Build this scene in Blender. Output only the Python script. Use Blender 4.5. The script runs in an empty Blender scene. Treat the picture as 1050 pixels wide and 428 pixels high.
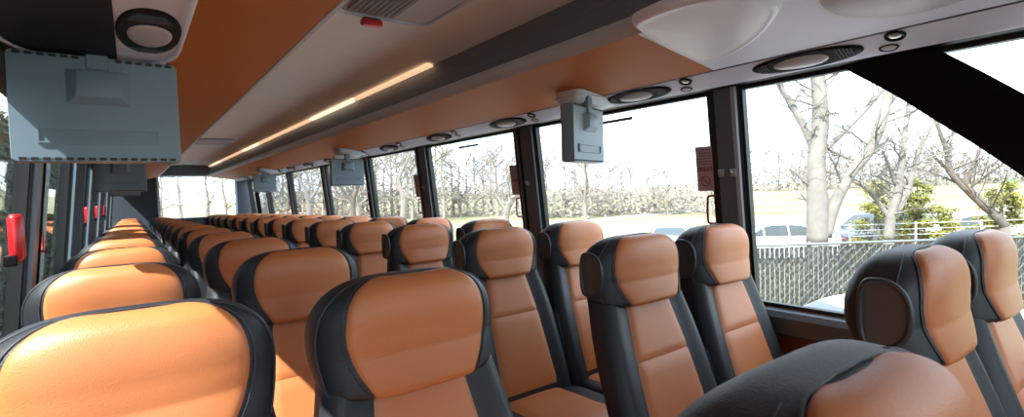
import bpy, bmesh, math, random
from mathutils import Vector, Matrix
SC = bpy.context.scene
COL = SC.collection
PI = math.pi
rnd = random.Random(7)

# ------------------------------------------------------------------ materials
def new_mat(name):
    m = bpy.data.materials.new(name); m.use_nodes = True
    nt = m.node_tree
    return m, nt, nt.nodes['Principled BSDF']
def mat(name, col, rough=.5, metal=0., bump=0., bscale=200., var=0., vscale=3., spec=.5, coat=0., sheen=0., emit=None, estr=0., stretch=None, vor=False):
    m, nt, p = new_mat(name)
    p.inputs['Base Color'].default_value = (*col, 1)
    p.inputs['Roughness'].default_value = rough
    p.inputs['Metallic'].default_value = metal
    p.inputs['Specular IOR Level'].default_value = spec
    p.inputs['Coat Weight'].default_value = coat
    if emit:
        p.inputs['Emission Color'].default_value = (*emit, 1); p.inputs['Emission Strength'].default_value = estr
    tc = nt.nodes.new('ShaderNodeTexCoord')
    src = tc.outputs['Object']
    if stretch:
        mp = nt.nodes.new('ShaderNodeMapping'); mp.inputs['Scale'].default_value = stretch
        nt.links.new(src, mp.inputs['Vector']); src = mp.outputs['Vector']
    if var > 0:
        n = nt.nodes.new('ShaderNodeTexNoise'); n.inputs['Scale'].default_value = vscale; n.inputs['Detail'].default_value = 4
        nt.links.new(src, n.inputs['Vector'])
        mx = nt.nodes.new('ShaderNodeMix'); mx.data_type = 'RGBA'
        mx.inputs[6].default_value = (*[c * (1 - var) for c in col], 1)
        mx.inputs[7].default_value = (*[min(1, c * (1 + var)) for c in col], 1)
        nt.links.new(n.outputs['Fac'], mx.inputs[0]); nt.links.new(mx.outputs[2], p.inputs['Base Color'])
    if bump > 0:
        if vor:
            n = nt.nodes.new('ShaderNodeTexVoronoi'); n.feature = 'F1'; o = n.outputs['Distance']
        else:
            n = nt.nodes.new('ShaderNodeTexNoise'); n.inputs['Detail'].default_value = 2; o = n.outputs['Fac']
        n.inputs['Scale'].default_value = bscale
        nt.links.new(src, n.inputs['Vector'])
        b = nt.nodes.new('ShaderNodeBump'); b.inputs['Strength'].default_value = bump; b.inputs['Distance'].default_value = .002
        nt.links.new(o, b.inputs['Height']); nt.links.new(b.outputs['Normal'], p.inputs['Normal'])
    return m
M = {}
M['orange'] = mat('orange_leather', (.60, .20, .066), .42, spec=.6, bump=.22, bscale=520, var=.05, vscale=6, vor=True)
M['black'] = mat('black_leather', (.018, .022, .028), .48, bump=.22, bscale=520, vor=True)
M['seam'] = mat('dark_thread', (.03, .033, .04), .5)
M['seamo'] = mat('orange_thread', (.20, .06, .02), .6)
M['plastic_dark'] = mat('dark_grey_plastic', (.045, .052, .06), .35, bump=.15, bscale=500)
M['cup'] = mat('mid_grey_plastic', (.085, .09, .095), .4)
M['plastic_black'] = mat('gloss_black_plastic', (.006, .006, .007), .5, spec=.12)
M['plastic_grey'] = mat('light_grey_plastic', (.40, .41, .45), .42, bump=.1, bscale=600)
M['psu'] = mat('pale_grey_panel', (.66, .74, .88), .5, bump=.12, bscale=500, var=.03)
M['cover'] = mat('off_white_cover', (.72, .78, .88), .4)
M['lens_grey'] = mat('silver_grey_lens', (.48, .48, .52), .28)
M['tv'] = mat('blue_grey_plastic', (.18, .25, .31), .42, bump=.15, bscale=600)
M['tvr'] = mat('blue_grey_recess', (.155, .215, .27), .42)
M['slot'] = mat('vent_slot_black', (.012, .014, .016), .6)
M['screen'] = mat('dark_screen', (.01, .01, .012), .12)
M['rack_orange'] = mat('orange_rack_panel', (.42, .125, .018), .6, spec=.25, var=.08, vscale=2.2, stretch=(6, .6, 6), bump=.1, bscale=120)
M['wall_orange'] = mat('orange_wall_panel', (.40, .12, .03), .55, var=.06)
M['fabric'] = mat('beige_headliner', (.80, .81, .80), .9, bump=.4, bscale=260, var=.06, vscale=5)
M['slat'] = mat('dark_ribbed_panel', (.14, .175, .215), .5, var=.45, vscale=8, stretch=(40, .15, 40))
M['lip'] = mat('silver_grey_lip', (.48, .54, .62), .4)
M['pillar'] = mat('slate_grey_pillar', (.12, .14, .17), .42)
M['pillar_edge'] = mat('pale_aluminium_edge', (.45, .50, .56), .35, metal=.3)
M['rubber'] = mat('black_rubber', (.010, .011, .012), .5)
M['frit'] = mat('black_side_panel', (.006, .007, .007), .3, spec=.12)
M['red'] = mat('red_plastic', (.60, .018, .022), .3)
M['redtext'] = mat('red_print', (.42, .06, .09), .6)
M['greytext'] = mat('grey_print', (.26, .2, .23), .6)
M['placard'] = mat('pinkish_card', (.58, .45, .48), .5)
M['chrome'] = mat('brushed_steel', (.62, .63, .65), .25, metal=.9)
M['floor'] = mat('speckled_floor', (.05, .055, .06), .7, var=.5, vscale=120)
M['navy'] = mat('slate_blue_panel', (.055, .072, .095), .55, var=.05)
M['curtain'] = mat('slate_curtain', (.06, .08, .10), .8, var=.1)
M['ledge'] = mat('grey_ledge', (.14, .16, .18), .4)
M['shell'] = mat('bus_body', (.35, .35, .37), .4)
M['hatch'] = mat('hatch_panel', (.42, .40, .39), .6)
M['hatch_dark'] = mat('hatch_slats', (.19, .17, .165), .6)
M['led'] = mat('warm_lamp_strip', (.9, .7, .5), .5, emit=(1, .62, .38), estr=.85)
M['led_bright'] = mat('warm_lamp_strip_bright', (.9, .7, .5), .5, emit=(1, .70, .48), estr=1.4)
M['bark'] = mat('pale_bark', (.20, .185, .165), .9, var=.35, vscale=5, bump=.6, bscale=30)
M['bark_dark'] = mat('grey_brown_bark', (.13, .11, .095), .9, var=.3, vscale=4)
M['twig'] = mat('tan_twigs', (.235, .215, .185), .9, var=.2)
M['bush'] = mat('yellow_green_foliage', (.20, .19, .04), .8, var=.45, vscale=6)
M['hedge'] = mat('olive_foliage', (.035, .045, .022), .8, var=.4, vscale=3)
M['carwhite'] = mat('white_car_paint', (.78, .79, .80), .25, coat=.5)
M['cargrey'] = mat('silver_car_paint', (.33, .36, .40), .28, coat=.5, metal=.2)
M['cardark'] = mat('dark_car_paint', (.045, .05, .07), .25, coat=.5)
M['carglass'] = mat('car_window', (.05, .065, .075), .12)
M['tyre'] = mat('tyre_rubber', (.012, .012, .012), .8)
M['tail'] = mat('red_tail_lamp', (.55, .02, .02), .3)
M['fencepost'] = mat('galvanised_post', (.13, .15, .155), .45, metal=.3)
M['cable'] = mat('pale_galvanised_rail', (.62, .64, .64), .4)
M['asphalt'] = mat('pale_asphalt', (.30, .29, .27), .9, var=.12, vscale=1.2)
M['sign_green'] = mat('green_sign_face', (.03, .28, .15), .5)

def glass_mat():
    m = bpy.data.materials.new('window_glass'); m.use_nodes = True
    nt = m.node_tree; nt.nodes.clear()
    out = nt.nodes.new('ShaderNodeOutputMaterial'); mx = nt.nodes.new('ShaderNodeMixShader')
    t = nt.nodes.new('ShaderNodeBsdfTransparent'); t.inputs['Color'].default_value = (.90, .93, .92, 1)
    g = nt.nodes.new('ShaderNodeBsdfGlossy'); g.inputs['Roughness'].default_value = .02
    f = nt.nodes.new('ShaderNodeLayerWeight'); f.inputs['Blend'].default_value = .5
    pw = nt.nodes.new('ShaderNodeMath'); pw.operation = 'POWER'; pw.inputs[1].default_value = 5
    ml = nt.nodes.new('ShaderNodeMath'); ml.operation = 'MULTIPLY_ADD'; ml.inputs[1].default_value = .85; ml.inputs[2].default_value = .05
    nt.links.new(f.outputs['Facing'], pw.inputs[0]); nt.links.new(pw.outputs[0], ml.inputs[0]); nt.links.new(ml.outputs[0], mx.inputs[0]); nt.links.new(t.outputs[0], mx.inputs[1]); nt.links.new(g.outputs[0], mx.inputs[2])
    nt.links.new(mx.outputs[0], out.inputs['Surface'])
    return m
M['glass'] = glass_mat()

def grass_mat():
    m, nt, p = new_mat('dry_spring_grass')
    tc = nt.nodes.new('ShaderNodeTexCoord')
    n = nt.nodes.new('ShaderNodeTexNoise'); n.inputs['Scale'].default_value = .12; n.inputs['Detail'].default_value = 8
    nt.links.new(tc.outputs['Object'], n.inputs['Vector'])
    r = nt.nodes.new('ShaderNodeValToRGB')
    e = r.color_ramp.elements
    e[0].position = .35; e[0].color = (.135, .145, .06, 1); e[1].position = .65; e[1].color = (.25, .225, .135, 1)
    nt.links.new(n.outputs['Fac'], r.inputs[0]); nt.links.new(r.outputs[0], p.inputs['Base Color'])
    p.inputs['Roughness'].default_value = 1
    return m
M['grass'] = grass_mat()

def mesh_fence_mat():
    # privacy slats woven through chain link: upright strips with daylight between them painted as pale flecks
    m, nt, p = new_mat('slatted_chain_link')
    tc = nt.nodes.new('ShaderNodeTexCoord')
    mp = nt.nodes.new('ShaderNodeMapping'); mp.inputs['Scale'].default_value = (1, 1, .35)
    nt.links.new(tc.outputs['Object'], mp.inputs['Vector'])
    n = nt.nodes.new('ShaderNodeTexNoise'); n.inputs['Scale'].default_value = 42; n.inputs['Detail'].default_value = 2
    nt.links.new(mp.outputs[0], n.inputs['Vector'])
    r = nt.nodes.new('ShaderNodeValToRGB'); e = r.color_ramp.elements
    e[0].position = .54; e[0].color = (.020, .024, .023, 1); e[1].position = .68; e[1].color = (.16, .16, .15, 1)
    nt.links.new(n.outputs['Fac'], r.inputs[0]); nt.links.new(r.outputs[0], p.inputs['Base Color'])
    p.inputs['Roughness'].default_value = .5
    return m
M['slats'] = mesh_fence_mat()

# ------------------------------------------------------------------ helpers
def link(o): COL.objects.link(o); return o
def build(name, bm, m, parent=None, smooth=False, angle=None, bevel=0.):
    me = bpy.data.meshes.new(name)
    bmesh.ops.recalc_face_normals(bm, faces=bm.faces)
    bm.to_mesh(me); bm.free()
    me.materials.append(M[m] if isinstance(m, str) else m)
    if smooth or angle:
        for p in me.polygons: p.use_smooth = True
        if angle: me.set_sharp_from_angle(angle=math.radians(angle))
    o = link(bpy.data.objects.new(name, me))
    if bevel > 0:
        b = o.modifiers.new('bevel', 'BEVEL'); b.width = bevel; b.segments = 2; b.limit_method = 'ANGLE'
        for p in me.polygons: p.use_smooth = True
        me.set_sharp_from_angle(angle=math.radians(50))
    if parent: o.parent = parent
    return o
def tag(o, label=None, cat=None, group=None, kind=None):
    if label: o['label'] = label
    if cat: o['category'] = cat
    if group: o['group'] = group
    if kind: o['kind'] = kind
    return o
def empty(name, loc=(0, 0, 0), rz=0, label=None, cat=None, group=None):
    o = link(bpy.data.objects.new(name, None)); o.location = loc; o.rotation_euler = (0, 0, rz)
    o.empty_display_size = .1
    return tag(o, label, cat, group)
def structure(name, bm, m, **k):
    o = build(name, bm, m, **k)
    if not k.get('parent'): o['kind'] = 'structure'
    return o
def copy_tree(o, parent=None):
    c = o.copy(); COL.objects.link(c)
    if parent: c.parent = parent
    for ch in o.children: copy_tree(ch, c)
    return c
def box(bm, x0, x1, y0, y1, z0, z1, mtx=None):
    v = [bm.verts.new(p) for p in [(x0,y0,z0),(x1,y0,z0),(x1,y1,z0),(x0,y1,z0),(x0,y0,z1),(x1,y0,z1),(x1,y1,z1),(x0,y1,z1)]]
    if mtx:
        for q in v: q.co = mtx @ q.co
    for f in [(0,3,2,1),(4,5,6,7),(0,1,5,4),(1,2,6,5),(2,3,7,6),(3,0,4,7)]: bm.faces.new([v[i] for i in f])
    return bm
def BX(*a, **k): return box(bmesh.new(), *a, **k)
def prism_y(bm, prof, y0, y1):
    """closed (x,z) outline swept along the bus"""
    a = [bm.verts.new((x, y0, z)) for x, z in prof]; b = [bm.verts.new((x, y1, z)) for x, z in prof]
    n = len(prof)
    for i in range(n): bm.faces.new((a[i], a[(i+1) % n], b[(i+1) % n], b[i]))
    bm.faces.new(a); bm.faces.new(b[::-1])
    return bm
def plate(bm, outline, to, th):
    """closed 2-D outline; to(u, v, w) gives the 3-D point, w = 0..th"""
    a = [bm.verts.new(to(u, v, 0)) for u, v in outline]; b = [bm.verts.new(to(u, v, th)) for u, v in outline]
    n = len(outline)
    for i in range(n): bm.faces.new((a[i], a[(i+1) % n], b[(i+1) % n], b[i]))
    bm.faces.new(a[::-1]); bm.faces.new(b)
    return bm
def tube(bm, pts, r, seg=8, closed=False, caps=True):
    pts = [Vector(p) for p in pts]; n = len(pts)
    rr = r if isinstance(r, (list, tuple)) else [r] * n
    rings = []; up = None
    for i in range(n):
        if closed: t = pts[(i+1) % n] - pts[i-1]
        else: t = pts[min(i+1, n-1)] - pts[max(i-1, 0)]
        t.normalize()
        if up is None:
            up = Vector((0, 0, 1)) if abs(t.z) < .9 else Vector((1, 0, 0))
        s = t.cross(up); s.normalize(); up = s.cross(t); up.normalize()
        rings.append([bm.verts.new(pts[i] + (s * math.cos(a) + up * math.sin(a)) * rr[i]) for a in [2*PI*k/seg for k in range(seg)]])
    for i in range(n if closed else n-1):
        A, B = rings[i], rings[(i+1) % n]
        for k in range(seg): bm.faces.new((A[k], A[(k+1) % seg], B[(k+1) % seg], B[k]))
    if caps and not closed:
        bm.faces.new(rings[0][::-1]); bm.faces.new(rings[-1])
    return bm
def grid(bm, P, close_u=False):
    """P[i][j] vectors -> quads"""
    V = [[bm.verts.new(p) for p in row] for row in P]
    nu = len(V); nv = len(V[0])
    for i in range(nu - 1):
        for j in range(nv if close_u else nv - 1):
            a, b, c, d = V[i][j], V[i][(j+1) % nv], V[i+1][(j+1) % nv], V[i+1][j]
            bm.faces.new((a, b, c, d))
    return V
def spow(v, e): return math.copysign(abs(v) ** e, v)
def lerp(a, b, t): return a + (b - a) * t
def interp(tab, x):
    if x <= tab[0][0]: return tab[0][1]
    for (a, va), (b, vb) in zip(tab, tab[1:]):
        if x <= b:
            t = (x - a) / (b - a); return lerp(va, vb, t)
    return tab[-1][1]
def smooth_interp(tab, x):
    if x <= tab[0][0]: return tab[0][1]
    n = len(tab)
    for i in range(n - 1):
        if x <= tab[i+1][0]:
            x0, y0 = tab[i]; x1, y1 = tab[i+1]
            m0 = (y1 - tab[i-1][1]) / (x1 - tab[i-1][0]) if i > 0 else (y1 - y0) / (x1 - x0)
            m1 = (tab[i+2][1] - y0) / (tab[i+2][0] - x0) if i < n - 2 else (y1 - y0) / (x1 - x0)
            h = x1 - x0; t = (x - x0) / h
            return (2*t**3-3*t*t+1)*y0 + (t**3-2*t*t+t)*h*m0 + (-2*t**3+3*t*t)*y1 + (t**3-t*t)*h*m1
    return tab[-1][1]

# ------------------------------------------------------------------ camera
CAM = Vector((0, 0, 1.352))
F = 523.58; YAW, PITCH, ROLL = .64051, -.03632, -.0332
fw = Vector((math.sin(YAW)*math.cos(PITCH), math.cos(YAW)*math.cos(PITCH), math.sin(PITCH)))
r0 = Vector((math.cos(YAW), -math.sin(YAW), 0)); u0 = r0.cross(fw)
rt = r0*math.cos(ROLL) + u0*math.sin(ROLL); up_ = -r0*math.sin(ROLL) + u0*math.cos(ROLL)
cd = bpy.data.cameras.new('camera'); cam = link(bpy.data.objects.new('camera', cd))
cam.matrix_world = Matrix(((rt.x, up_.x, -fw.x, CAM.x), (rt.y, up_.y, -fw.y, CAM.y), (rt.z, up_.z, -fw.z, CAM.z), (0, 0, 0, 1)))
cd.sensor_fit = 'HORIZONTAL'; cd.sensor_width = 36; cd.lens = 36 * F / 1050; cd.clip_start = .02; cd.clip_end = 1500
cd.dof.use_dof = True; cd.dof.focus_distance = 1.7; cd.dof.aperture_fstop = 9
SC.camera = cam
def ray(px, py): return fw * F + rt * (px - 525) - up_ * (py - 214)
def at_depth(px, py, d):
    """surveyed point: depth d metres ahead of the camera"""
    return CAM + ray(px, py) * (d / F)
def on_ground(px, py, z=-1.6):
    r = ray(px, py); return CAM + r * ((z - CAM.z) / r.z)

# ------------------------------------------------------------------ the seat
# local frame: origin on the floor under the headrest crown; the seat faces -y
HW = .228
def head_prof(t):
    """t 0..1 bottom to crown -> z, half width, half depth, centre y"""
    if t < .45:
        u = t / .45
        z = lerp(.978, 1.085, u); w = .180 + .018 * math.sin(u * PI / 2); d = .060 + .010 * math.sin(u * PI / 2)
        if u < .12: d *= .62 + .38 * math.sqrt(u / .12); w *= .955 + .045 * math.sqrt(u / .12)
    else:
        a = (t - .45) / .55 * PI / 2
        z = 1.085 + .115 * spow(math.sin(a), .92); w = .198 * max(.0001, math.cos(a)) ** .58; d = .070 * max(.0001, math.cos(a)) ** .66
    c = .004 - .30 * max(0, 1.06 - z) - .012 * max(0, (z - 1.10) / .10)
    return z, w, d, c
def head_pt(t, a):
    z, w, d, c = head_prof(t)
    ca, sa = math.cos(a), math.sin(a)
    x = w * spow(ca, .66 if sa < 0 else .46); y = c + d * spow(sa, .74 if sa < 0 else .6)
    if sa < 0: y -= .022 * (-sa) ** 1.5 * min(1, d / .05)            # rounder front pillow
    return Vector((x, y, z))
def loft(f, nt, na, caps=True):
    bm = bmesh.new()
    P = [[f(i / nt, 2*PI*j/na) for j in range(na)] for i in range(nt + 1)]
    V = grid(bm, P, close_u=True)
    if caps:
        bm.faces.new(V[0]); bm.faces.new(V[-1][::-1])
    bmesh.ops.remove_doubles(bm, verts=bm.verts, dist=.0002)
    return bm
def back_front(z): return -.062 - .345 * (1.0 - z)
def back_w(z): return interp([(.42, .222), (.6, .226), (.8, .218), (.9, .206), (1.0, .186), (1.1, .186)], z)
def back_pt(t, a):
    z = lerp(.40, 1.008, t)
    w = back_w(z); th = .052
    c = back_front(z) + .055
    ca, sa = math.cos(a), math.sin(a)
    x = w * spow(ca, .5); y = c + th * spow(sa, .55)
    if sa < 0:                                                         # side bolsters stand proud of the middle
        q = abs(x) / w
        y -= .022 * math.exp(-((q - .82) / .16) ** 2) * min(1, t * 6) - .004
    return Vector((x, y, z))
def surf_patch(fn, wtab, z0, z1, nz, nx, push, edge=.0):
    """a sewn-in panel: follows fn(x, z) -> y on the front, puffed out, sunk at its border"""
    bm = bmesh.new(); P = []
    for i in range(nz + 1):
        tz = i / nz; z = lerp(z0, z1, tz); w = smooth_interp(wtab, z); row = []
        for j in range(nx + 1):
            s = -1 + 2 * j / nx; x = w * s
            b = min(1, (1 - abs(s)) * 6) ; b2 = min(1, .30 + min(tz, 1 - tz) * 14)
            k = math.sqrt(max(0, min(b, b2)))
            row.append((x, z, -.004 + (push + .004) * k))
        P.append(row)
    def nrm(x, z):
        e = .003
        dx = (fn(x + e, z) - fn(x - e, z)) / (2*e); dz = (fn(x, z + e) - fn(x, z - e)) / (2*e)
        return Vector((dx, -1, dz)).normalized()
    G = [[Vector((x, fn(x, z), z)) + nrm(x, z) * h for x, z, h in row] for row in P]
    grid(bm, G)
    return bm
HA = [(0, .44), (.10, .52), (.25, .63), (.45, .72), (.6, .77), (.75, .86), (.85, .93), (.91, .93), (.945, .76), (.966, .38)]
def head_panel():
    """orange panel sewn on the front of the headrest and wrapping up to the crown"""
    bm = bmesh.new(); nt_, na_ = 40, 24; t0, t1 = .004, .966
    G = []
    for i in range(nt_ + 1):
        v = i / nt_; t = lerp(t0, t1, v); A = smooth_interp(HA, t); row = []
        for j in range(na_ + 1):
            q = -1 + 2 * j / na_; a = -PI/2 + q * A
            p = head_pt(t, a)
            du = head_pt(t, a + .02) - head_pt(t, a - .02); dv = head_pt(min(.999, t + .008), a) - head_pt(max(0, t - .008), a)
            n = du.cross(dv).normalized()
            k = math.sqrt(max(0, min(1, (1 - abs(q)) * 7, v * 16 + .25, (1 - v) * 12)))
            row.append(p + n * (-.003 + .0075 * k))
        G.append(row)
    grid(bm, G); return bm
def back_front_xz(x, z):
    t = (z - .40) / .608; w = back_w(z)
    q = min(.999, abs(x) / w); ca = q ** 2; sa = math.sqrt(max(0, 1 - ca * ca))
    return back_front(z) + .055 - .052 * sa ** .55 - .022 * math.exp(-((q - .82) / .16) ** 2) * min(1, t * 6) + .004

def make_seat(side, arm_side):
    """side = the seat's aisle/handle side (-1 or +1)"""
    root = empty('coach_seat')
    o = build('backrest', loft(back_pt, 26, 40), 'black', root, smooth=True)
    o = build('headrest', loft(head_pt, 34, 48), 'black', root, smooth=True)
    # seams on the black headrest: a ridge following the front edge and over the crown
    bm = bmesh.new()
    def tp(path, rad, lift):
        pts = []
        for t, a in path:
            p = head_pt(t, a); z, w, d, c = head_prof(t)
            pts.append(p + Vector((p.x, (p.y - c) * 2, .3 * (z - 1.0))).normalized() * lift)
        tube(bm, pts, rad, 6)
    for sg in (1, -1):
        n_ = 36; tp([(lerp(.02, .90, i / n_), -PI/2 + sg * 1.26) for i in range(n_ + 1)], [.0022] * 30 + [.0022 * (1 - k / 7) + .0002 for k in range(7)], .0006)
    pa = [(lerp(.01, .966, (i / 40) ** .8), 1) for i in range(41)]
    path = [(t, -PI/2 + smooth_interp(HA, t) + .035) for t, _ in pa] + [(.970, -PI/2 + .40 * (1 - i / 5)) for i in range(1, 10)] + [(t, -PI/2 - smooth_interp(HA, t) - .035) for t, _ in pa[::-1]]
    tp(path, .0018, .0008)
    build('piping', bm, 'seam', o, smooth=True)
    build('headrest_panel', head_panel(), 'orange', root, smooth=True)
    for z0, z1 in ((.8115, 1.000), (.50, .8125)):
        build('backrest_panel', surf_patch(back_front_xz, [(.45, .145), (.8, .127), (.99, .102)], z0, z1, 14, 16, .009), 'orange', root, smooth=True)
    # seat cushion
    def ztop(x, y):
        r2 = min(1, (x / .228) ** 2 + ((y + .45) / .235) ** 2)
        return .470 + .03 * max(0, -(y + .45) / .235) - .012 * max(0, (-(y + .45) / .235 - .85) / .15) ** 2 + .012 * math.exp(-((abs(x) / .228 - .85) / .15) ** 2) + .012 * (1 - r2)
    def cush(t, a):
        e = 1 - .10 * max(0, (t - .8) / .2) ** 2 - .06 * max(0, (.15 - t) / .15)
        ca, sa = math.cos(a), math.sin(a)
        x = .228 * e * spow(ca, .42); y = -.45 + .235 * e * spow(sa, .42)
        return Vector((x, y, lerp(.33, ztop(x, y), t)))
    def cush_s(t, a):
        if t <= .8: return cush(t / .8, a)
        k = 1 - (t - .8) / .2; p = cush(1, a); x = p.x * k; y = -.45 + (p.y + .45) * k
        return Vector((x, y, ztop(x, y)))
    build('seat_cushion', loft(cush_s, 30, 40), 'black', root, smooth=True)
    bm = bmesh.new()
    P = []
    for i in range(15):
        v = i / 14; row = []
        for j in range(13):
            s = -1 + j / 6
            x = .142 * s; y = lerp(-.232, -.672, v)
            base = ztop(x, y)
            b = math.sqrt(max(0, min(1, (1 - abs(s)) * 5, (1 - v) * 8 + .0)))
            z = base + .001 + .009 * b
            row.append(Vector((x, y, z)))
        P.append(row)
    grid(bm, P)
    build('seat_panel', bm, 'orange', root, smooth=True)
    # frame, leg
    bm = BX(-.20, .20, -.62, -.22, .28, .335); build('seat_frame', bm, 'plastic_dark', root, bevel=.008)
    bm = BX(-.03, .03, -.56, -.26, .012, .29); box(bm, -.05, .05, -.62, -.20, .0, .016)
    build('leg', bm, 'plastic_dark', root, bevel=.005)
    # D-shaped grab handle on the side of the headrest
    N = 32 if side else 0
    def D(k, r=1.):
        a = 2*PI*k/N; cy = math.cos(a)
        return ((.034 * r * cy ** .45 if cy > 0 else -.048 * r * (-cy)) - .013, .066 * r * spow(math.sin(a), .85) + 1.088)
    if side:
     bm = bmesh.new()
     ring = [(side * (.198 + .005 * min(1, max(0, (D(k)[0] + .049) / .05))), *D(k)) for k in range(N)]
     tube(bm, ring, .0058, 8, closed=True)
     h = build('grab_handle', bm, 'plastic_dark', root, smooth=True)
     bm = bmesh.new()
     cen = bm.verts.new((side * .1975, -.012, 1.088))
     vs = [bm.verts.new((side * .2005, *D(k, .93))) for k in range(N)]
     for k in range(N): bm.faces.new((cen, vs[k], vs[(k+1) % N]))
     build('handle_cup', bm, 'cup', h, smooth=True)
    if arm_side:
        def arm(t, a):
            z = lerp(.50, .80, t); k = 1 - .9 * max(0, (t - .9) / .1) ** 2 - .5 * max(0, (.06 - t) / .06)
            yc = back_front(z) + .055
            return Vector((arm_side * .240 + .0165 * k * spow(math.cos(a), .7), yc + .036 * k * spow(math.sin(a), .7), z))
        build('armrest', loft(arm, 18, 16), 'plastic_dark', root, smooth=True)
        bm = bmesh.new(); tube(bm, [(arm_side * .218, -.09, .60), (arm_side * .255, -.09, .60)], .022, 16)
        build('armrest_pivot', bm, 'plastic_black', root, smooth=True, angle=50)
    # lap-and-shoulder belt: webbing down the far side with buckle
    s2 = -side or 1
    bm = bmesh.new()
    pts = [(s2 * .196, .005, .95), (s2 * .214, -.035, .86), (s2 * .231, -.08, .70), (s2 * .236, -.16, .54)]
    for (a, b) in zip(pts, pts[1:]):
        a = Vector(a); b = Vector(b)
        v = [bm.verts.new(q) for q in (a + Vector((0, -.018, 0)), a + Vector((0, .018, 0)), b + Vector((0, .018, 0)), b + Vector((0, -.018, 0)))]
        w = [bm.verts.new(q.co + Vector((s2 * .002, 0, 0))) for q in v]
        bm.faces.new(v); bm.faces.new(w[::-1])
        for i in range(4): bm.faces.new((v[i], w[i], w[(i+1) % 4], v[(i+1) % 4]))
    sb = build('seat_belt', bm, 'seam', root)
    build('belt_guide', BX(s2 * .219 - .009, s2 * .219 + .011, -.075, -.025, .80, .84), 'plastic_dark', sb, bevel=.006)
    return root

def seat_label(col, n, total):
    colname = {'L1': 'the left window column', 'L2': 'the left aisle column', 'R3': 'the right aisle column', 'R4': 'the right window column'}[col]
    ords = ['nearest', 'second', 'third', 'fourth', 'fifth', 'sixth', 'seventh', 'eighth', 'ninth', 'tenth', 'eleventh', 'twelfth', 'thirteenth', 'fourteenth', 'fifteenth']
    if n == 0: return 'orange and black leather coach seat, nearest one in ' + colname
    if n == total - 1: return 'orange and black leather coach seat, farthest one in ' + colname
    return 'orange and black leather coach seat, %s from the front in %s' % (ords[n], colname)
def floor_z(y): return .004 - .0125 * y
seats = {'L1': make_seat(0, 0), 'L2': make_seat(0, -1), 'R3': make_seat(-1, 1), 'R4': make_seat(-1, 0)}
for colname, X, y0, first, side in (('L1', -.004, .177, 1, -1), ('L2', .450, .177, 0, 1), ('R3', 1.352, .336, 0, -1), ('R4', 1.835, .336, 0, -1)):
    rows = list(range(first, 15))
    for k, n in enumerate(rows):
        s = seats[colname] if k == 0 else copy_tree(seats[colname])
        y = y0 + .8 * n + .012 + (.03 if n == 0 and side < 0 else 0) + (.004 if n == 0 and colname == 'L2' else 0)
        if colname == 'R3' and n: s.scale = (1.09, 1, 1)
        if colname == 'R4': s.scale = (1.04, 1, 1)
        shift = {'L1': -.036 if n > 1 else 0, 'L2': -.013 if n > 1 else 0, 'R3': .006 if n else 0, 'R4': 0}[colname]
        s.location = (X + shift, y, floor_z(y)); s.rotation_euler.z = math.radians(rnd.uniform(-1, 1))
        tag(s, seat_label(colname, k, len(rows)), 'seat', 'coach seats in two pairs of columns')

# ------------------------------------------------------------------ the shell
YF, YR = -1.9, 12.5
XL, XR = -.346, 2.130                        # wall planes at sill level
SL = .1                                       # inward lean of the side glass
def wx(side, z):                              # x of the glass at height z
    d = max(0, z - .83) * SL
    return XR - d if side > 0 else XL + d
def sz(y): return .0
bm = bmesh.new()
v = [bm.verts.new(p) for p in [(XL-.05, YF-.1, floor_z(YF)-.0), (XR+.05, YF-.1, floor_z(YF)), (XR+.05, YR+.1, floor_z(YR)), (XL-.05, YR+.1, floor_z(YR))]]
w = [bm.verts.new((q.co.x, q.co.y, q.co.z - .12)) for q in v]
bm.faces.new(v); bm.faces.new(w[::-1])
for i in range(4): bm.faces.new((v[i], w[i], w[(i+1) % 4], v[(i+1) % 4]))
structure('floor', bm, 'floor')
# ceiling: a shallow arch
bm = bmesh.new(); pr = []
for i in range(17):
    x = lerp(.36, 1.42, i / 16); pr.append((x, 2.050 + .022 * (1 - ((x - .892) / .53) ** 2)))
pr += [(1.42, 2.12), (.36, 2.12)]
prism_y(bm, pr, YF, YR)
structure('ceiling', bm, 'fabric', angle=40)
# roof over the racks (closes the body above both racks)
for side, nm in ((-1, 'left'), (1, 'right')):
    xa, xb = (XL + .02, .40) if side < 0 else (1.38, XR - .02)
    structure('ceiling_' + nm, BX(xa, xb, YF, YR, 2.08, 2.13), 'shell')
    # lower side wall with the orange lining panel
    x = XL if side < 0 else XR
    o = structure('wall_' + nm, BX(min(x, x + side*.06), max(x, x + side*.06), YF, YR, -.4, .83), 'wall_orange')
    # sill ledge
    s = side
    prf = [(x + s*.03, .83), (x - s*.035, .822), (x - s*.05, .80), (x - s*.050, .735), (x - s*.035, .72), (x + s*.0, .72)]
    structure('trim_1' if side < 0 else 'trim_2', prism_y(bmesh.new(), prf, YF, YR), 'ledge')
    # solid band above the glass, hidden behind the rack
    prf = [(wx(s, 1.745) + s*.0, 1.745), (wx(s, 1.745) + s*.05, 1.745), (wx(s, 2.1) + s*.05, 2.1), (wx(s, 2.1), 2.1)]
    structure('trim_3' if side < 0 else 'trim_4', prism_y(bmesh.new(), prf, YF, YR), 'rubber')

structure('trim_50', prism_y(bmesh.new(), [(-.262, 1.76), (-.252, 1.642), (-.240, 1.642), (-.246, 1.76)], YF, YR), 'rubber')  # added strip that lowers the sun's cut-off on the left seats and monitor
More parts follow.
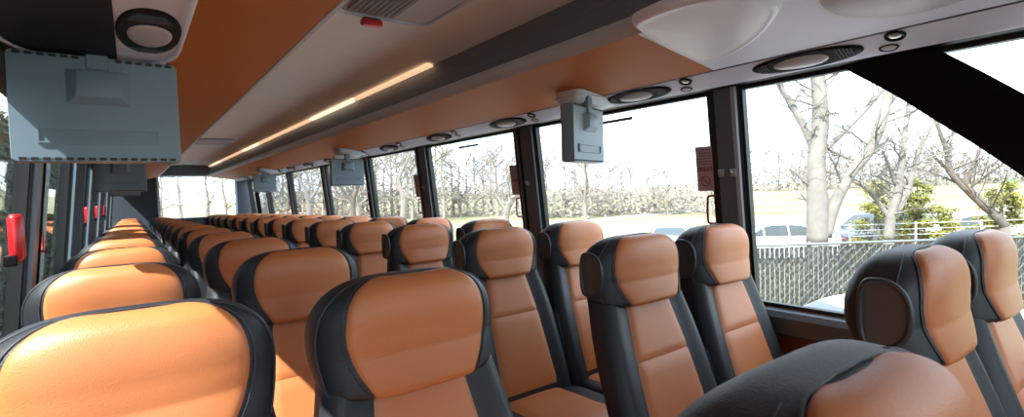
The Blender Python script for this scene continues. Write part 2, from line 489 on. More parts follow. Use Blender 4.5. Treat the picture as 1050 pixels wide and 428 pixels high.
# windows between pillars
PIL = [(1.135, 1.275), (2.475, 2.69), (3.92, 4.145), (5.25, 5.40), (6.76, 6.96), (8.60, 8.80), (10.3, 10.5), (12.0, 12.2)]
edges = [(YF, -.95)] + PIL
wn = 1
for side in (1, -1):
    for i in range(len(edges)):
        y0 = edges[i][1]; y1 = edges[i+1][0] if i + 1 < len(edges) else None
        if y1 is None: break
        fr = bmesh.new(); s = side; g = .022
        def q(y, z, off=0.): return (wx(s, z) + s * off, y, z)
        # frame: four rubber bars around the pane
        def bar(ya, yb, za, zb):
            vv = [fr.verts.new(p) for p in [q(ya, za, .0), q(yb, za, .0), q(yb, zb, .0), q(ya, zb, .0), q(ya, za, .03), q(yb, za, .03), q(yb, zb, .03), q(ya, zb, .03)]]
            for f in [(0,1,2,3),(7,6,5,4),(0,4,5,1),(1,5,6,2),(2,6,7,3),(3,7,4,0)]: fr.faces.new([vv[k] for k in f])
        bar(y0, y1, .83, .83 + .014); bar(y0, y1, 1.735, 1.75); bar(y0, y0 + .012, .844, 1.735); bar(y1 - .012, y1, .844, 1.735)
        o = structure('window_%d' % wn, fr, 'rubber'); wn += 1
        gm = bmesh.new()
        vv = [gm.verts.new(p) for p in (q(y0+.01, .84, .018), q(y1-.01, .84, .018), q(y1-.01, 1.738, .018), q(y0+.01, 1.738, .018))]
        gm.faces.new(vv)
        build('window_pane', gm, 'glass', o)
    # pillars
    for i, (a, b) in enumerate(edges):
        s = side
        if i == 0: a = YF; 
        def pq(y, z, off): return (wx(s, z) + s * off, y, z)
        def slab(ya, yb, o0, o1, bm):
            vv = [bm.verts.new(p) for p in [pq(ya, .80, o0), pq(yb, .80, o0), pq(yb, 1.76, o0), pq(ya, 1.76, o0), pq(ya, .80, o1), pq(yb, .80, o1), pq(yb, 1.76, o1), pq(ya, 1.76, o1)]]
            for f in [(0,1,2,3),(7,6,5,4),(0,4,5,1),(1,5,6,2),(2,6,7,3),(3,7,4,0)]: bm.faces.new([vv[k] for k in f])
            return bm
        g1 = a + .012 if i else a; g2 = b - .035
        o = structure('trim_%d' % (5 + i * 2 + (side < 0)), slab(g1, g2, -.022, .04, bmesh.new()), 'pillar')
        build('pillar_gasket', slab(a, g1, -.006, .042, slab(g2, b, -.008, .042, bmesh.new())), 'rubber', o)
        if i == 1 and side > 0:
            build('pillar_edge', slab(g1 - .002, g1 + .016, -.024, -.006, bmesh.new()), 'pillar_edge', o)
        elif i > 1:
            build('pillar_edge', slab(g2 - .05, g2 - .035, -.028, -.015, bmesh.new()), 'plastic_black', o)
# black curved panel that sweeps across the foremost right window
def swoosh_curve(tab, n=18):
    return [(lerp(tab[0][0], tab[-1][0], i / n), smooth_interp(tab, lerp(tab[0][0], tab[-1][0], i / n))) for i in range(n + 1)]
lower = [(-.9, .50), (-.2, .88), (.10, 1.14), (.299, 1.342), (.403, 1.444), (.471, 1.505), (.544, 1.573), (.616, 1.638), (.69, 1.697), (.765, 1.758)]
upper = [(-.9, .85), (-.2, 1.22), (.10, 1.40), (.296, 1.578), (.377, 1.652), (.432, 1.70), (.497, 1.757)]
lo = swoosh_curve(lower, 24); hi = swoosh_curve(upper, 24)
lo = [p for p in lo if p[1] > .84]; hi = [p for p in hi if p[1] > .84]
outl = lo + [(.50, 1.752)] + hi[::-1]
bm = bmesh.new()
n1 = 24
P = []
for k in range(n1 + 1):
    t = k / n1
    a = lo[0][0] * (1 - t) + lo[-1][0] * t; b = hi[0][0] * (1 - t) + hi[-1][0] * t
    za = smooth_interp(lower, a); zb = smooth_interp(upper, b)
    P.append([Vector((wx(1, z) - off, y, z)) for y, z, off in ((a, za, .004), (b, zb, .004), (b, zb, .016), (a, za, .016))])
V = grid(bm, P, close_u=True); bm.faces.new(V[0]); bm.faces.new(V[-1][::-1])
structure('trim_40', bm, 'frit')

# rear wall: slate panels around the rear window
bm = bmesh.new()
box(bm, XL - .05, .43, YR, YR + .06, -.4, 2.12); box(bm, 1.86, XR + .05, YR, YR + .06, -.4, 2.12)
box(bm, .43, 1.86, YR, YR + .06, -.4, 1.0); box(bm, .43, 1.86, YR, YR + .06, 1.86, 2.12)
structure('wall_rear', bm, 'navy')
bm = bmesh.new(); box(bm, .43, 1.86, YR - .02, YR + .05, .985, 1.0); box(bm, .43, 1.86, YR - .02, YR + .05, 1.845, 1.86)
box(bm, .43, .47, YR - .02, YR + .05, 1.0, 1.845); box(bm, 1.83, 1.86, YR - .02, YR + .05, 1.0, 1.845)
o = structure('window_40', bm, 'psu')
bm = bmesh.new(); bm.faces.new([bm.verts.new(p) for p in ((.46, YR+.03, .99), (1.84, YR+.03, .99), (1.84, YR+.03, 1.85), (.46, YR+.03, 1.85))])
build('window_pane', bm, 'glass', o)
structure('trim_41', prism_y(bmesh.new(), [(.40, 1.86), (1.40, 1.86), (1.40, 2.06), (.40, 2.06)], 12.2, 12.48), 'pillar')
# front wall with the windscreen
bm = bmesh.new(); box(bm, XL - .05, XR + .05, YF - .06, YF, -.4, .62); box(bm, XL - .05, XR + .05, YF - .06, YF, 1.98, 2.12)
box(bm, XL - .05, XL + .05, YF - .06, YF, .62, 1.98); box(bm, XR - .05, XR + .05, YF - .06, YF, .62, 1.98)
o = structure('wall_front', bm, 'navy')
bm = bmesh.new(); bm.faces.new([bm.verts.new(p) for p in ((XL+.04, YF-.03, .6), (XR-.04, YF-.03, .6), (XR-.04, YF-.03, 2.), (XL+.04, YF-.03, 2.))])
w = structure('window_41', bm, 'glass')

# ------------------------------------------------------------------ luggage racks
UA, UB = (1.326, 1.843), (1.776, 1.7747)
def under(x):  # underside height of the right rack
    return lerp(UA[1], UB[1], (x - UA[0]) / (UB[0] - UA[0]))
LUA, LUB = (.453, 1.843), (.112, 1.764)
Y1 = 1.085
# right rack
t = empty('luggage_rack', (1.7, 5, 1.8), 0, 'overhead luggage rack with orange underside above the right-hand windows', 'luggage rack')
def part(name, bm, m, **k):
    o = build(name, bm, m, **k); o.parent = k_root; o.matrix_parent_inverse = Matrix.Translation(k_root.location).inverted(); return o
k_root = t
th = .012
part('underside_panel', prism_y(bmesh.new(), [UA, UB, (UB[0], UB[1]+th), (UA[0], UA[1]+th)], Y1, YR), 'rack_orange')
part('front_underside', prism_y(bmesh.new(), [UA, UB, (UB[0], UB[1]+th), (UA[0], UA[1]+th)], YF, Y1), 'psu')
part('lip', prism_y(bmesh.new(), [(UA[0]+.003, UA[1]-.004), (1.318, 1.846), (1.305, 1.862), (1.300, 1.878), (1.303, 1.892), (1.318, 1.898), (1.345, 1.89), (1.345, 1.85)], YF, YR), 'lip', angle=50)
part('ribbed_front', prism_y(bmesh.new(), [(1.312, 1.897), (1.322, 1.93), (1.326, 1.931), (1.336, 1.962), (1.340, 1.963), (1.35, 1.995), (1.354, 1.996), (1.364, 2.052), (1.42, 2.06), (1.42, 1.89)], YF, YR), 'slat')
part('panel_groove', prism_y(bmesh.new(), [(1.772, 1.7745), (1.780, 1.772), (1.780, 1.79), (1.772, 1.79)], YF, YR), 'rubber')
part('service_panel', prism_y(bmesh.new(), [(1.781, 1.7740), (1.872, 1.7345), (1.886, 1.7325), (1.896, 1.738), (1.90, 1.79), (1.781, 1.79)], YF, YR), 'psu', angle=30)
part('window_side_cover', prism_y(bmesh.new(), [(1.896, 1.740), (2.045, 1.752), (2.045, 1.80), (1.896, 1.79)], YF, YR), 'plastic_black')
# left rack
t = empty('luggage_rack', (0, 5, 1.8), 0, 'overhead luggage rack with broad orange underside above the left-hand windows', 'luggage rack')
k_root = t
part('underside_panel', prism_y(bmesh.new(), [LUA, LUB, (LUB[0], LUB[1]+th), (LUA[0], LUA[1]+th)], YF, YR), 'rack_orange')
part('lip', prism_y(bmesh.new(), [(.450, 1.839), (.462, 1.840), (.468, 1.850), (.470, 1.880), (.460, 1.895), (.44, 1.89), (.44, 1.85)], YF, YR), 'lip', angle=50)
part('ribbed_front', prism_y(bmesh.new(), [(.46, 1.893), (.415, 2.055), (.36, 2.06), (.36, 1.89)], YF, YR), 'slat')
part('panel_groove', prism_y(bmesh.new(), [(.104, 1.763), (.112, 1.7635), (.112, 1.775), (.104, 1.775)], YF, YR), 'rubber')
part('service_panel', prism_y(bmesh.new(), [(.104, 1.762), (-.01, 1.752), (-.02, 1.755), (-.02, 1.775), (.104, 1.775)], YF, YR), 'psu', angle=30)
part('window_side_cover', prism_y(bmesh.new(), [(-.018, 1.754), (-.12, 1.752), (-.235, 1.752), (-.262, 1.76), (-.262, 1.785), (-.018, 1.78)], YF, YR), 'plastic_black')

# monitor fascia: proud, round-ended moulding on the left service panel, its counterpart on the right
def rounded_end(x0, x1, y0, ytop, n=14):
    """outline in (x,y): straight start at y0, rounded far end"""
    cx = (x0 + x1) / 2; hw = (x1 - x0) / 2; dep = .20
    return [(x0, y0)] + [(cx - hw * spow(math.cos(a), .75), ytop - dep + dep * spow(math.sin(a), .75)) for a in [PI * i / n for i in range(n + 1)]] + [(x1, y0)]
def fascia(loc_label, x0, x1, y0, y1, ztop, zbot, dark, vent_mat='psu'):
    r = empty('monitor_fascia', ((x0+x1)/2, y1, ztop), 0, loc_label, 'ceiling fascia')
    R = Matrix.Translation(r.location).inverted()
    def P(name, bm, m, par=None, **k):
        o = build(name, bm, m, **k); o.parent = par or r
        if not par: o.matrix_parent_inverse = R
        return o
    ol = rounded_end(x0, x1, y0, y1)
    bm = bmesh.new(); plate(bm, ol, lambda u, v, w: (u, v, ztop - w), ztop - zbot); P('moulding', bm, 'psu', bevel=.004)
    pts = [(u, v, zbot) for u, v in ol]
    bm = bmesh.new(); tube(bm, pts, .006, 8); P('rim', bm, 'cover', smooth=True)
    if dark:
        cut = dark
        o2 = [(max(min(u, cut), x0 + .008), min(v, y1 - .010)) for u, v in ol if u <= cut]
        o2 = [(x0 + .010, y0 + .01)] + [(u + .008, v - .012) for u, v in ol[1:] if u < cut] + [(cut, [v for u, v in ol if u < cut][-1] - .010), (cut, y0 + .01)]
        bm = bmesh.new(); plate(bm, o2, lambda u, v, w: (u, v, zbot + .004 - w), .008); P('black_cover', bm, 'plastic_black')
    return r
fascia('rounded grey and black ceiling moulding above the nearest left-hand monitor', -.215, .112, .60, 1.70, 1.77, 1.722, -.010)

# air vents and reading lights
def plane_frame(a, b, y, x):
    """matrix: local x across the panel, local y along the bus, local z out of the panel (down)"""
    A = Vector((a[0], 0, a[1])); B = Vector((b[0], 0, b[1])); e = (B - A).normalized()
    if e.x < 0: e = -e
    n = Vector((0, 1, 0)).cross(e)
    if n.z > 0: n = -n
    yv = n.cross(e)
    tt = (x - A.x) / (B.x - A.x); p = A.lerp(B, tt); p.y = y; p -= n * .003
    return Matrix(((e.x, yv.x, n.x, p.x), (e.y, yv.y, n.y, p.y), (e.z, yv.z, n.z, p.z), (0, 0, 0, 1)))
def disc_bm(a, b, h, n=32, p=2.0, dome=.0, inner=None, shift=(0, 0), egg=0.):
    bm = bmesh.new()
    def pt(k, r, z):
        t = 2*PI*k/n; x = a * r * spow(math.cos(t), 2/p); y = b * r * spow(math.sin(t), 2/p)
        x *= 1 + egg * math.sin(t) 
        return Vector((x + shift[0], y + shift[1], z))
    if inner:
        rows = [[pt(k, 1, 0) for k in range(n)], [pt(k, 1, h*.7) for k in range(n)], [pt(k, .96, h) for k in range(n)], [pt(k, inner + .05, h) for k in range(n)], [pt(k, inner, h*.6) for k in range(n)], [pt(k, inner, 0) for k in range(n)]]
        grid(bm, rows, close_u=True)
    else:
        rows = [[pt(k, 1, 0) for k in range(n)], [pt(k, 1, h*.6) for k in range(n)], [pt(k, .95, h) for k in range(n)]]
        for q in (.8, .6, .4, .2): rows.append([pt(k, q, h + dome * (1 - q*q)) for k in range(n)])
        V = grid(bm, rows, close_u=True); bm.faces.new(V[-1])
    return bm
def make_vent():
    r = empty('air_vent')
    build('bezel', disc_bm(.047, .175, .008, 40, 2.2), 'plastic_black', r, smooth=True, angle=50)
    build('cover', disc_bm(.033, .090, .010, 40, 2.1, .006, shift=(.001, -.012), egg=.12), 'lens_grey', r, smooth=True)
    for ys in ((-.150, -.140, -.130, -.120), (.105, .115, .125, .135, .145)):
        bm = bmesh.new()
        for y in ys:
            hw = .040 * math.sqrt(max(.1, 1 - (y/.165)**2)); box(bm, -hw, hw, y - .002, y + .002, .007, .0105)
        box(bm, -.002, .002, min(ys), max(ys), .007, .0095)
        build('louvre', bm, 'plastic_dark', r)
    return r
def make_light():
    r = empty('reading_light')
    build('ring', disc_bm(.023, .027, .009, 24, 2, inner=.72), 'plastic_black', r, smooth=True)
    build('lens', disc_bm(.016, .019, .005, 20, 2, .004), 'chrome', r, smooth=True)
    return r
def make_button():
    r = empty('call_button')
    build('ring', disc_bm(.017, .026, .006, 24, 2, inner=.8), 'plastic_black', r, smooth=True)
    build('button', disc_bm(.013, .020, .005, 20, 2, .003), 'psu', r, smooth=True)
    return r
ords = ['nearest', 'second', 'third', 'fourth', 'fifth', 'sixth', 'seventh', 'eighth', 'ninth', 'tenth', 'eleventh', 'twelfth', 'thirteenth', 'fourteenth']
vent0, light0, btn0 = make_vent(), make_light(), make_button()
ventY = [.79, 1.49, 2.47, 3.32, 4.22, 5.02] + [5.02 + .86 * k for k in range(1, 8)]
first = True
SA, SB = (1.781, 1.7740), (1.872, 1.7345)
for i, y in enumerate(ventY):
    v = vent0 if i == 0 else copy_tree(vent0)
    A, B = SA, SB
    v.matrix_world = plane_frame(A, B, y, 1.827)
    tag(v, 'black oval air vent with grey centre, %s one above the right-hand windows' % ords[i], 'air vent', 'oval air vents over the windows')
    for proto, dy, x, nm, desc in ((light0, -.262, 1.803, 'reading light', 'round black-ringed reading light beside the %s right-hand air vent'), (btn0, -.232, 1.852, 'call button', 'small oval grey button beside the %s right-hand air vent')):
        l = proto if i == 0 else copy_tree(proto)
        yy = y + dy
        l.matrix_world = plane_frame(A, B, yy, x)
        tag(l, desc % ords[i], nm, nm + 's over the right-hand windows')
v = copy_tree(vent0); v.matrix_world = plane_frame((-.215, 1.722), (.112, 1.722), 1.375, .050); v.scale = (1.25, 1, 1)
tag(v, 'black oval air vent with grey centre, above the nearest left-hand monitor', 'air vent', 'oval air vents over the windows')

# off-white shield-shaped cover over the rack underside
bm = bmesh.new()
C = [Vector((1.256, 1.03)), Vector((1.66, 1.04)), Vector((1.40, .665)), Vector((1.20, .72))]
def edge_curve():
    # outline in (x, y) on the rack underside, clockwise
    pts = []
    def bez(a, b, c, n):
        for i in range(n): 
            t = i / n; pts.append(a*(1-t)**2 + b*2*t*(1-t) + c*t*t)
    bez(Vector((1.262, 1.035)), Vector((1.49, 1.085)), Vector((1.648, 1.045)), 14)
    bez(Vector((1.648, 1.045)), Vector((1.672, 1.03)), Vector((1.660, 1.00)), 4)
    bez(Vector((1.660, 1.00)), Vector((1.60, .80)), Vector((1.425, .672)), 14)
    bez(Vector((1.425, .672)), Vector((1.39, .655)), Vector((1.34, .67)), 4)
    bez(Vector((1.34, .67)), Vector((1.18, .76)), Vector((1.228, 1.005)), 14)
    bez(Vector((1.228, 1.005)), Vector((1.235, 1.03)), Vector((1.262, 1.035)), 4)
    return pts
oc = edge_curve(); cen = Vector((1.43, .90))
nrm = Vector((UB[1]-UA[1], 0, -(UB[0]-UA[0]))).normalized()
def shp(p, r, h):
    x = cen.x + (p.x - cen.x) * r; y = cen.y + (p.y - cen.y) * r
    return Vector((x, y, under(x))) + nrm * h
rows = [[shp(p, 1, -.01) for p in oc], [shp(p, 1, .006) for p in oc], [shp(p, .985, .014) for p in oc], [shp(p, .93, .020) for p in oc], [shp(p, .90, .019) for p in oc]]
for r in (.87, .8, .7, .55, .4, .25, .1): rows.append([shp(p, r, .018 + .009 * (1 - (r/.9)**2)) for p in oc])
V = grid(bm, rows, close_u=True); bm.faces.new(V[-1])
tag(build('speaker_cover', bm, 'cover', smooth=True), 'off-white domed triangular cover under the right rack, ending the orange panel', 'ceiling cover')
bm = bmesh.new()
rows = []
for i in range(9):
    a = i / 8 * PI / 2
    rows.append([Vector((1.50 + .16 * math.cos(t) * math.cos(a), .40 + .20 * math.sin(t) * math.cos(a), under(1.50 + .16 * math.cos(t) * math.cos(a)) - .05 * math.sin(a))) for t in [2*PI*k/28 for k in range(28)]])
V = grid(bm, rows, close_u=True); 
tag(build('speaker_cover', bm, 'plastic_grey', smooth=True), 'grey rounded ceiling bulge cut by the top edge, near the black curved pillar', 'ceiling cover')

# ------------------------------------------------------------------ LED strip
led = empty('ceiling_light_strip', (1.35, 7, 2.045), 0, 'long warm lit lamp strip where the ceiling meets the right rack', 'lamp strip')
k_root = led
yy = 2.50; k = 0
while yy < 12:
    y2 = min(yy + 1.15, 12.2)
    part('lamp_tube', prism_y(bmesh.new(), [(1.320, 2.036), (1.342, 2.031), (1.360, 2.040), (1.352, 2.052), (1.322, 2.052)], yy, y2 - .03), 'led_bright' if k % 3 == 1 else 'led')
    part('lamp_joint', prism_y(bmesh.new(), [(1.331, 2.035), (1.346, 2.031), (1.359, 2.040), (1.353, 2.053), (1.333, 2.053)], y2 - .03, y2), 'lip')
    yy = y2; k += 1

# ------------------------------------------------------------------ roof hatch and its release handle
h = empty('roof_hatch', (.83, 1.6, 2.06), 0, 'rounded ceiling hatch with grey slats at the top edge of the picture', 'roof hatch')
k_root = h
def rrect(x0, x1, y0, y1, r, n=6):
    pts = []
    for cx, cy, a0 in ((x1-r, y1-r, 0), (x0+r, y1-r, PI/2), (x0+r, y0+r, PI), (x1-r, y0+r, 1.5*PI)):
        for i in range(n + 1): a = a0 + PI/2*i/n; pts.append((cx + r*math.cos(a), cy + r*math.sin(a)))
    return pts
def cz(x): return 2.050 + .022 * (1 - ((x - .892) / .53) ** 2)
bm = bmesh.new(); plate(bm, rrect(.655, 1.03, 1.22, 1.955, .05), lambda u, v, w: (u, v, 2.075 - w), .018); part('hatch_panel', bm, 'hatch')
bm = bmesh.new(); tube(bm, [(x, y, 2.058) for x, y in rrect(.65, 1.035, 1.215, 1.96, .055)], .009, 8, closed=True); part('frame', bm, 'lip', smooth=True)
bm = bmesh.new()
for i in range(9):
    x = .685 + i * .021; box(bm, x, x + .016, 1.25, 1.915, 2.047, 2.062)
part('slats', bm, 'hatch_dark')
r = empty('hatch_release', (.80, 1.965, 2.045), 0, 'small red emergency release handle on the rim of the ceiling hatch', 'release handle')
k_root = r
bm = BX(.758, .842, 1.945, 1.985, 2.020, 2.046); part('grip', bm, 'red', bevel=.008)
part('bracket', BX(.765, .835, 1.955, 1.975, 2.040, 2.056), 'plastic_dark')
h = empty('roof_hatch', (.8, 7.2, 2.06), 0, 'distant rounded hatch outline in the ceiling towards the rear', 'roof hatch')
k_root = h
bm = bmesh.new(); plate(bm, rrect(.66, 1.03, 6.9, 7.5, .05), lambda u, v, w: (u, v, 2.075 - w), .022); part('hatch_panel', bm, 'hatch')
bm = bmesh.new(); tube(bm, [(x, y, 2.056) for x, y in rrect(.655, 1.035, 6.89, 7.51, .055)], .008, 8, closed=True); part('frame', bm, 'lip', smooth=True)

# ------------------------------------------------------------------ monitors hung from the service panels
def make_monitor(w=.332, h=.262, d=.042):
    r = empty('monitor')            # origin: top centre of the rear shell; the back of the set faces -y
    bm = bmesh.new()
    f = rrect(-w/2, w/2, -h, 0, .012, 4); b = rrect(-w/2 + .004, w/2 - .004, -h + .004, -.004, .012, 4)
    rows = [[Vector((x, d, z)) for x, z in b], [Vector((x, d - .006, z)) for x, z in f], [Vector((x, .010, z)) for x, z in f], [Vector((x*.985, 0, -h/2 + (z + h/2)*.98)) for x, z in f]]
    V = grid(bm, rows, close_u=True); bm.faces.new(V[0]); bm.faces.new(V[-1])
    build('body', bm, 'tv', r, angle=30)
    # raised pyramid-like mounting pad
    bm = bmesh.new()
    x0, x1, z0, z1 = -.062, .062, -.120, -.036
    a = [(x0, 0, z0), (x1, 0, z0), (x1, 0, z1), (x0, 0, z1)]; bb = [(x0 + .018, -.016, z0 + .018), (x1 - .018, -.016, z0 + .018), (x1 - .022, -.016, z1 - .004), (x0 + .022, -.016, z1 - .004)]
    va = [bm.verts.new(p) for p in a]; vb = [bm.verts.new(p) for p in bb]; bm.faces.new(vb)
    for i in range(4): bm.faces.new((va[i], va[(i+1) % 4], vb[(i+1) % 4], vb[i]))
    build('mounting_pad', bm, 'tv', r, bevel=.0015)
    # shallow tray: a raised frame around a recess
    bm = bmesh.new()
    xo0, xo1, zo0, zo1 = -.118, .118, -.216, -.180
    for (qa, qb, qc, qd) in ((xo0, xo1, zo1 - .003, zo1), (xo0, xo1, zo0, zo0 + .003), (xo0, xo0 + .003, zo0, zo1), (xo1 - .003, xo1, zo0, zo1)):
        box(bm, qa, qb, -.004, .002, qc, qd)
    build('recess_frame', bm, 'tv', r)
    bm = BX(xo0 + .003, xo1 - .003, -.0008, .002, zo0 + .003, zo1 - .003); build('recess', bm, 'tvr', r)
    for zz, rng in ((-.0075, range(0, 6)), (-.0075, range(9, 15)), (-h + .0085, range(15))):
        bm = bmesh.new()
        for i in rng:
            x = -w/2 + .014 + i * (w - .028) / 14.6
            box(bm, x, x + .013, -.0015, .002, zz - .0035, zz + .0035)
            if i != rng[-1]: box(bm, x + .012, x + .022, -.0008, .002, zz - .0005, zz + .0005)
        build('vent_slots', bm, 'slot', r)
    bm = BX(-.022, .022, -.006, .02, -.034, .045); build('bracket', bm, 'tv', r, bevel=.003)
    build('screen', BX(-w/2 + .02, w/2 - .02, d - .001, d + .002, -h + .02, -.02), 'screen', r)
    return r
mon0 = make_monitor()
mons = [(-.050, 1.63, 1.716, 2, 'grey-blue monitor, largest one, hung above the left window seats'),
        (-.055, 5.0, 1.700, 0, 'grey-blue monitor hung second along the left rack'),
        (-.055, 8.5, 1.700, 0, 'grey-blue monitor hung third along the left rack, mostly hidden'),
        (1.687, 1.655, 1.722, 19, 'grey-blue monitor hung beside the nearest right-hand window'),
        (1.66, 4.80, 1.70, 0, 'grey-blue monitor hung in the middle of the right-hand windows'),
        (1.62, 8.3, 1.70, 0, 'grey-blue monitor, farthest of those along the right-hand windows')]
for i, (x, y, z, rz, lab) in enumerate(mons):
    m = mon0 if i == 0 else copy_tree(mon0)
    m.location = (x, y, z); m.scale = (.94, 1.5, .98) if i > 2 else (1, 1, 1); m.rotation_euler = (0, 0, math.radians(rz)); tag(m, lab, 'monitor', 'monitors hung along the racks')

for i, (x, y) in enumerate(((1.70, 1.70), (1.66, 4.86), (1.62, 8.36))):
    r = empty('monitor_mount', (x + .03, y, 1.775), 0, 'pale grey moulded mount holding the %s right-hand monitor under the rack' % ('nearest', 'middle', 'farthest')[i], 'monitor mount', 'mounts of the right-hand monitors')
    ol = rrect(-.11, .17, -.05, .13, .05)
    bm = bmesh.new(); rows = [[Vector((u, v, .03)) for u, v in ol], [Vector((u, v, -.012)) for u, v in ol], [Vector((u * .94, v * .9, -.034)) for u, v in ol], [Vector((u * .7, v * .6, -.044)) for u, v in ol]]
    V = grid(bm, rows, close_u=True); bm.faces.new(V[-1]); bm.faces.new(V[0]); build('moulding', bm, 'psu', r, smooth=True, angle=60)
    bm = bmesh.new(); tube(bm, [(u * 1.01, v * 1.02, -.010) for u, v in ol], .004, 6, closed=True); build('rim', bm, 'cover', r, smooth=True)

# ------------------------------------------------------------------ red emergency handles, placards, stickers, hooks
def make_red_handle():
    r = empty('emergency_window_release')
    bm = bmesh.new()
    pts = [(0, 0, -.060), (0, .018, -.062)]
    pts = [(.006, -.012, -.062), (.0, .012, -.062)] + [(0, .012 + .016 * math.sin(a), -.046 - .016 * math.cos(a)) for a in (.5, 1.1)] + [(0, .029, 0)] + [(0, .012 + .016 * math.sin(a), .046 + .016 * math.cos(a)) for a in (1.1, .5)] + [(.0, .012, .062), (.006, -.012, .062)]
    tube(bm, pts, .0055, 8); build('grip', bm, 'red', r, smooth=True)
    return r
rh = make_red_handle(); cnt = 0
for side in (1, -1):
    for i, (a, b) in enumerate(PIL[:6]):
        o = rh if cnt == 0 else copy_tree(rh); cnt += 1
        z = 1.235; x = wx(side, z) - side * .018
        o.location = (x, b + .008, z); o.rotation_euler = (0, 0, 0)
        tag(o, 'red loop emergency handle at the %s pillar of the %s windows' % (ords[i], 'right-hand' if side > 0 else 'left-hand'), 'emergency handle', 'red emergency handles on the window pillars')
# left-hand sets also carry the broad red hammer cases seen beside the glass
def make_hammer():
    r = empty('emergency_hammer')
    for dy in (-.016, .016):
        bm = bmesh.new(); tube(bm, [(0, dy, -.055), (0, dy, -.045), (0, dy, .045), (0, dy, .055)], [.009, .013, .013, .008], 10)
        build('grip', bm, 'red', r, smooth=True)
    build('holder', BX(-.02, .004, -.04, .04, -.065, -.04), 'plastic_black', r, bevel=.003)
    return r
hm = make_hammer()
for i, yh in enumerate((2.09, 5.15, 6.65, 8.25)):
    o = hm if i == 0 else copy_tree(hm)
    z = 1.27; o.scale = (1.25,)*3; o.location = (wx(-1, z) + .026, yh, z - .01)
    tag(o, 'red emergency hammer on the left window wall, %s from the camera' % ords[i], 'hammer', 'red emergency hammers on the left wall')
def make_placard():
    r = empty('placard')
    build('card', BX(-.0015, .0015, -.042, .042, -.10, .10), 'placard', r)
    bm = bmesh.new()
    rr = random.Random(3)
    for z in (.085, .070, .058, .046, .032, .020):
        y = -.034
        while y < .03:
            l = rr.uniform(.006, .016); box(bm, -.0032, -.0016, y, min(y + l, .035), z - .003, z + .003); y += l + .004
    build('small_print', bm, 'greytext', r)
    bm = bmesh.new()
    for z in (.004, -.006):
        y = -.036
        while y < .032:
            l = rr.uniform(.008, .014); box(bm, -.0034, -.0016, y, min(y + l, .037), z - .0038, z + .0038); y += l + .003
    ring = [( -.0028, .022 * math.cos(a), -.055 + .022 * math.sin(a)) for a in [2*PI*k/20 for k in range(20)]]
    tube(bm, ring, .002, 6, closed=True); tube(bm, [(-.0028, -.015, -.070), (-.0028, .015, -.04)], .002, 6)
    build('red_print', bm, 'redtext', r)
    return r
pl = make_placard()
for i, y in enumerate((1.317, 2.732, 4.19)):
    o = pl if i == 0 else copy_tree(pl)
    z = 1.418; o.location = (wx(1, z) - .004, y, z); o.rotation_euler = (0, -math.atan(SL), 0)
    tag(o, 'pinkish notice card with red print on the window by the %s right-hand pillar' % ords[i], 'notice', 'notice cards on the right-hand windows')
for i, (y0, y1, z) in enumerate(((1.70, 1.925, 1.694), (3.12, 3.40, 1.690))):
    x = wx(1, z) - .002
    o = build('window_sticker', BX(x - .001, x + .001, y0, y1, z - .008, z + .008), 'greytext')
    tag(o, ('narrow dark strip sticker high on the window beside the nearest right-hand monitor', 'narrow dark strip sticker high on the second large right-hand window')[i], 'sticker', 'strip stickers on the right-hand windows')
def make_hook():
    r = empty('coat_hook')
    build('plate', BX(-.008, 0, -.012, .012, -.016, .016), 'plastic_grey', r, bevel=.003)
    bm = bmesh.new(); tube(bm, [(-.006, 0, .004), (-.022, 0, .000), (-.026, 0, .012)], .004, 8); build('peg', bm, 'plastic_grey', r, smooth=True)
    return r
hk = make_hook(); cnt = 0
for i, (a, b) in enumerate(PIL[:4]):
    for dy in ((-.022, .032) if i == 0 else (0,)):
        o = hk if cnt == 0 else copy_tree(hk); cnt += 1
        z = 1.395; o.location = (wx(1, z) - .022, (a + b) / 2 + dy - .01, z)
        tag(o, 'small grey coat hook on the %s right-hand window pillar%s' % (ords[i], '' if i else (', nearer the rear' if dy > 0 else ', nearer the front')), 'coat hook', 'coat hooks on the window pillars')

# curtains gathered at the left pillars
def make_curtain(w):
    bm = bmesh.new(); P = []
    for i in range(9):
        z = lerp(.86, 1.74, i / 8); row = []
        for j in range(41):
            u = j / 40; y = (u - .5) * w; row.append(Vector((.012 * math.sin(u * PI * 9) + .012, y, z)))
        P.append(row)
    grid(bm, P)
    o = build('curtain', bm, 'curtain', smooth=True)
    s = o.modifiers.new('thick', 'SOLIDIFY'); s.thickness = .004
    return o
cu = make_curtain(.42)
for i, (a, b) in enumerate(PIL[2:7]):
    o = cu if i == 0 else cu.copy()
    if i: COL.objects.link(o)
    o.location = (XL + .045, a - .22, 0); o.rotation_euler = (0, math.atan(SL) * 1.0, 0)
    o.location.x = XL + .045 - math.sin(math.atan(SL)) * .83
    tag(o, 'slate blue curtain gathered at the left windows, %s from the camera' % ords[i], 'curtain', 'gathered curtains at the left windows')
# right rear curtain
o = cu.copy(); COL.objects.link(o); o.location = (XR - .06 + .083, 11.2, 0); o.rotation_euler = (0, -math.atan(SL), 0)
tag(o, 'slate blue curtain at the rearmost right-hand window', 'curtain')
# grab pole near the rear wall on the left
bm = bmesh.new(); tube(bm, [(-.10, 12.2, floor_z(12.2)), (-.10, 12.2, 1.76)], .02, 10)
#tag(build('grab_pole', bm, 'chrome', smooth=True), 'pale upright pole by the rear left panel', 'pole')
bm.free()

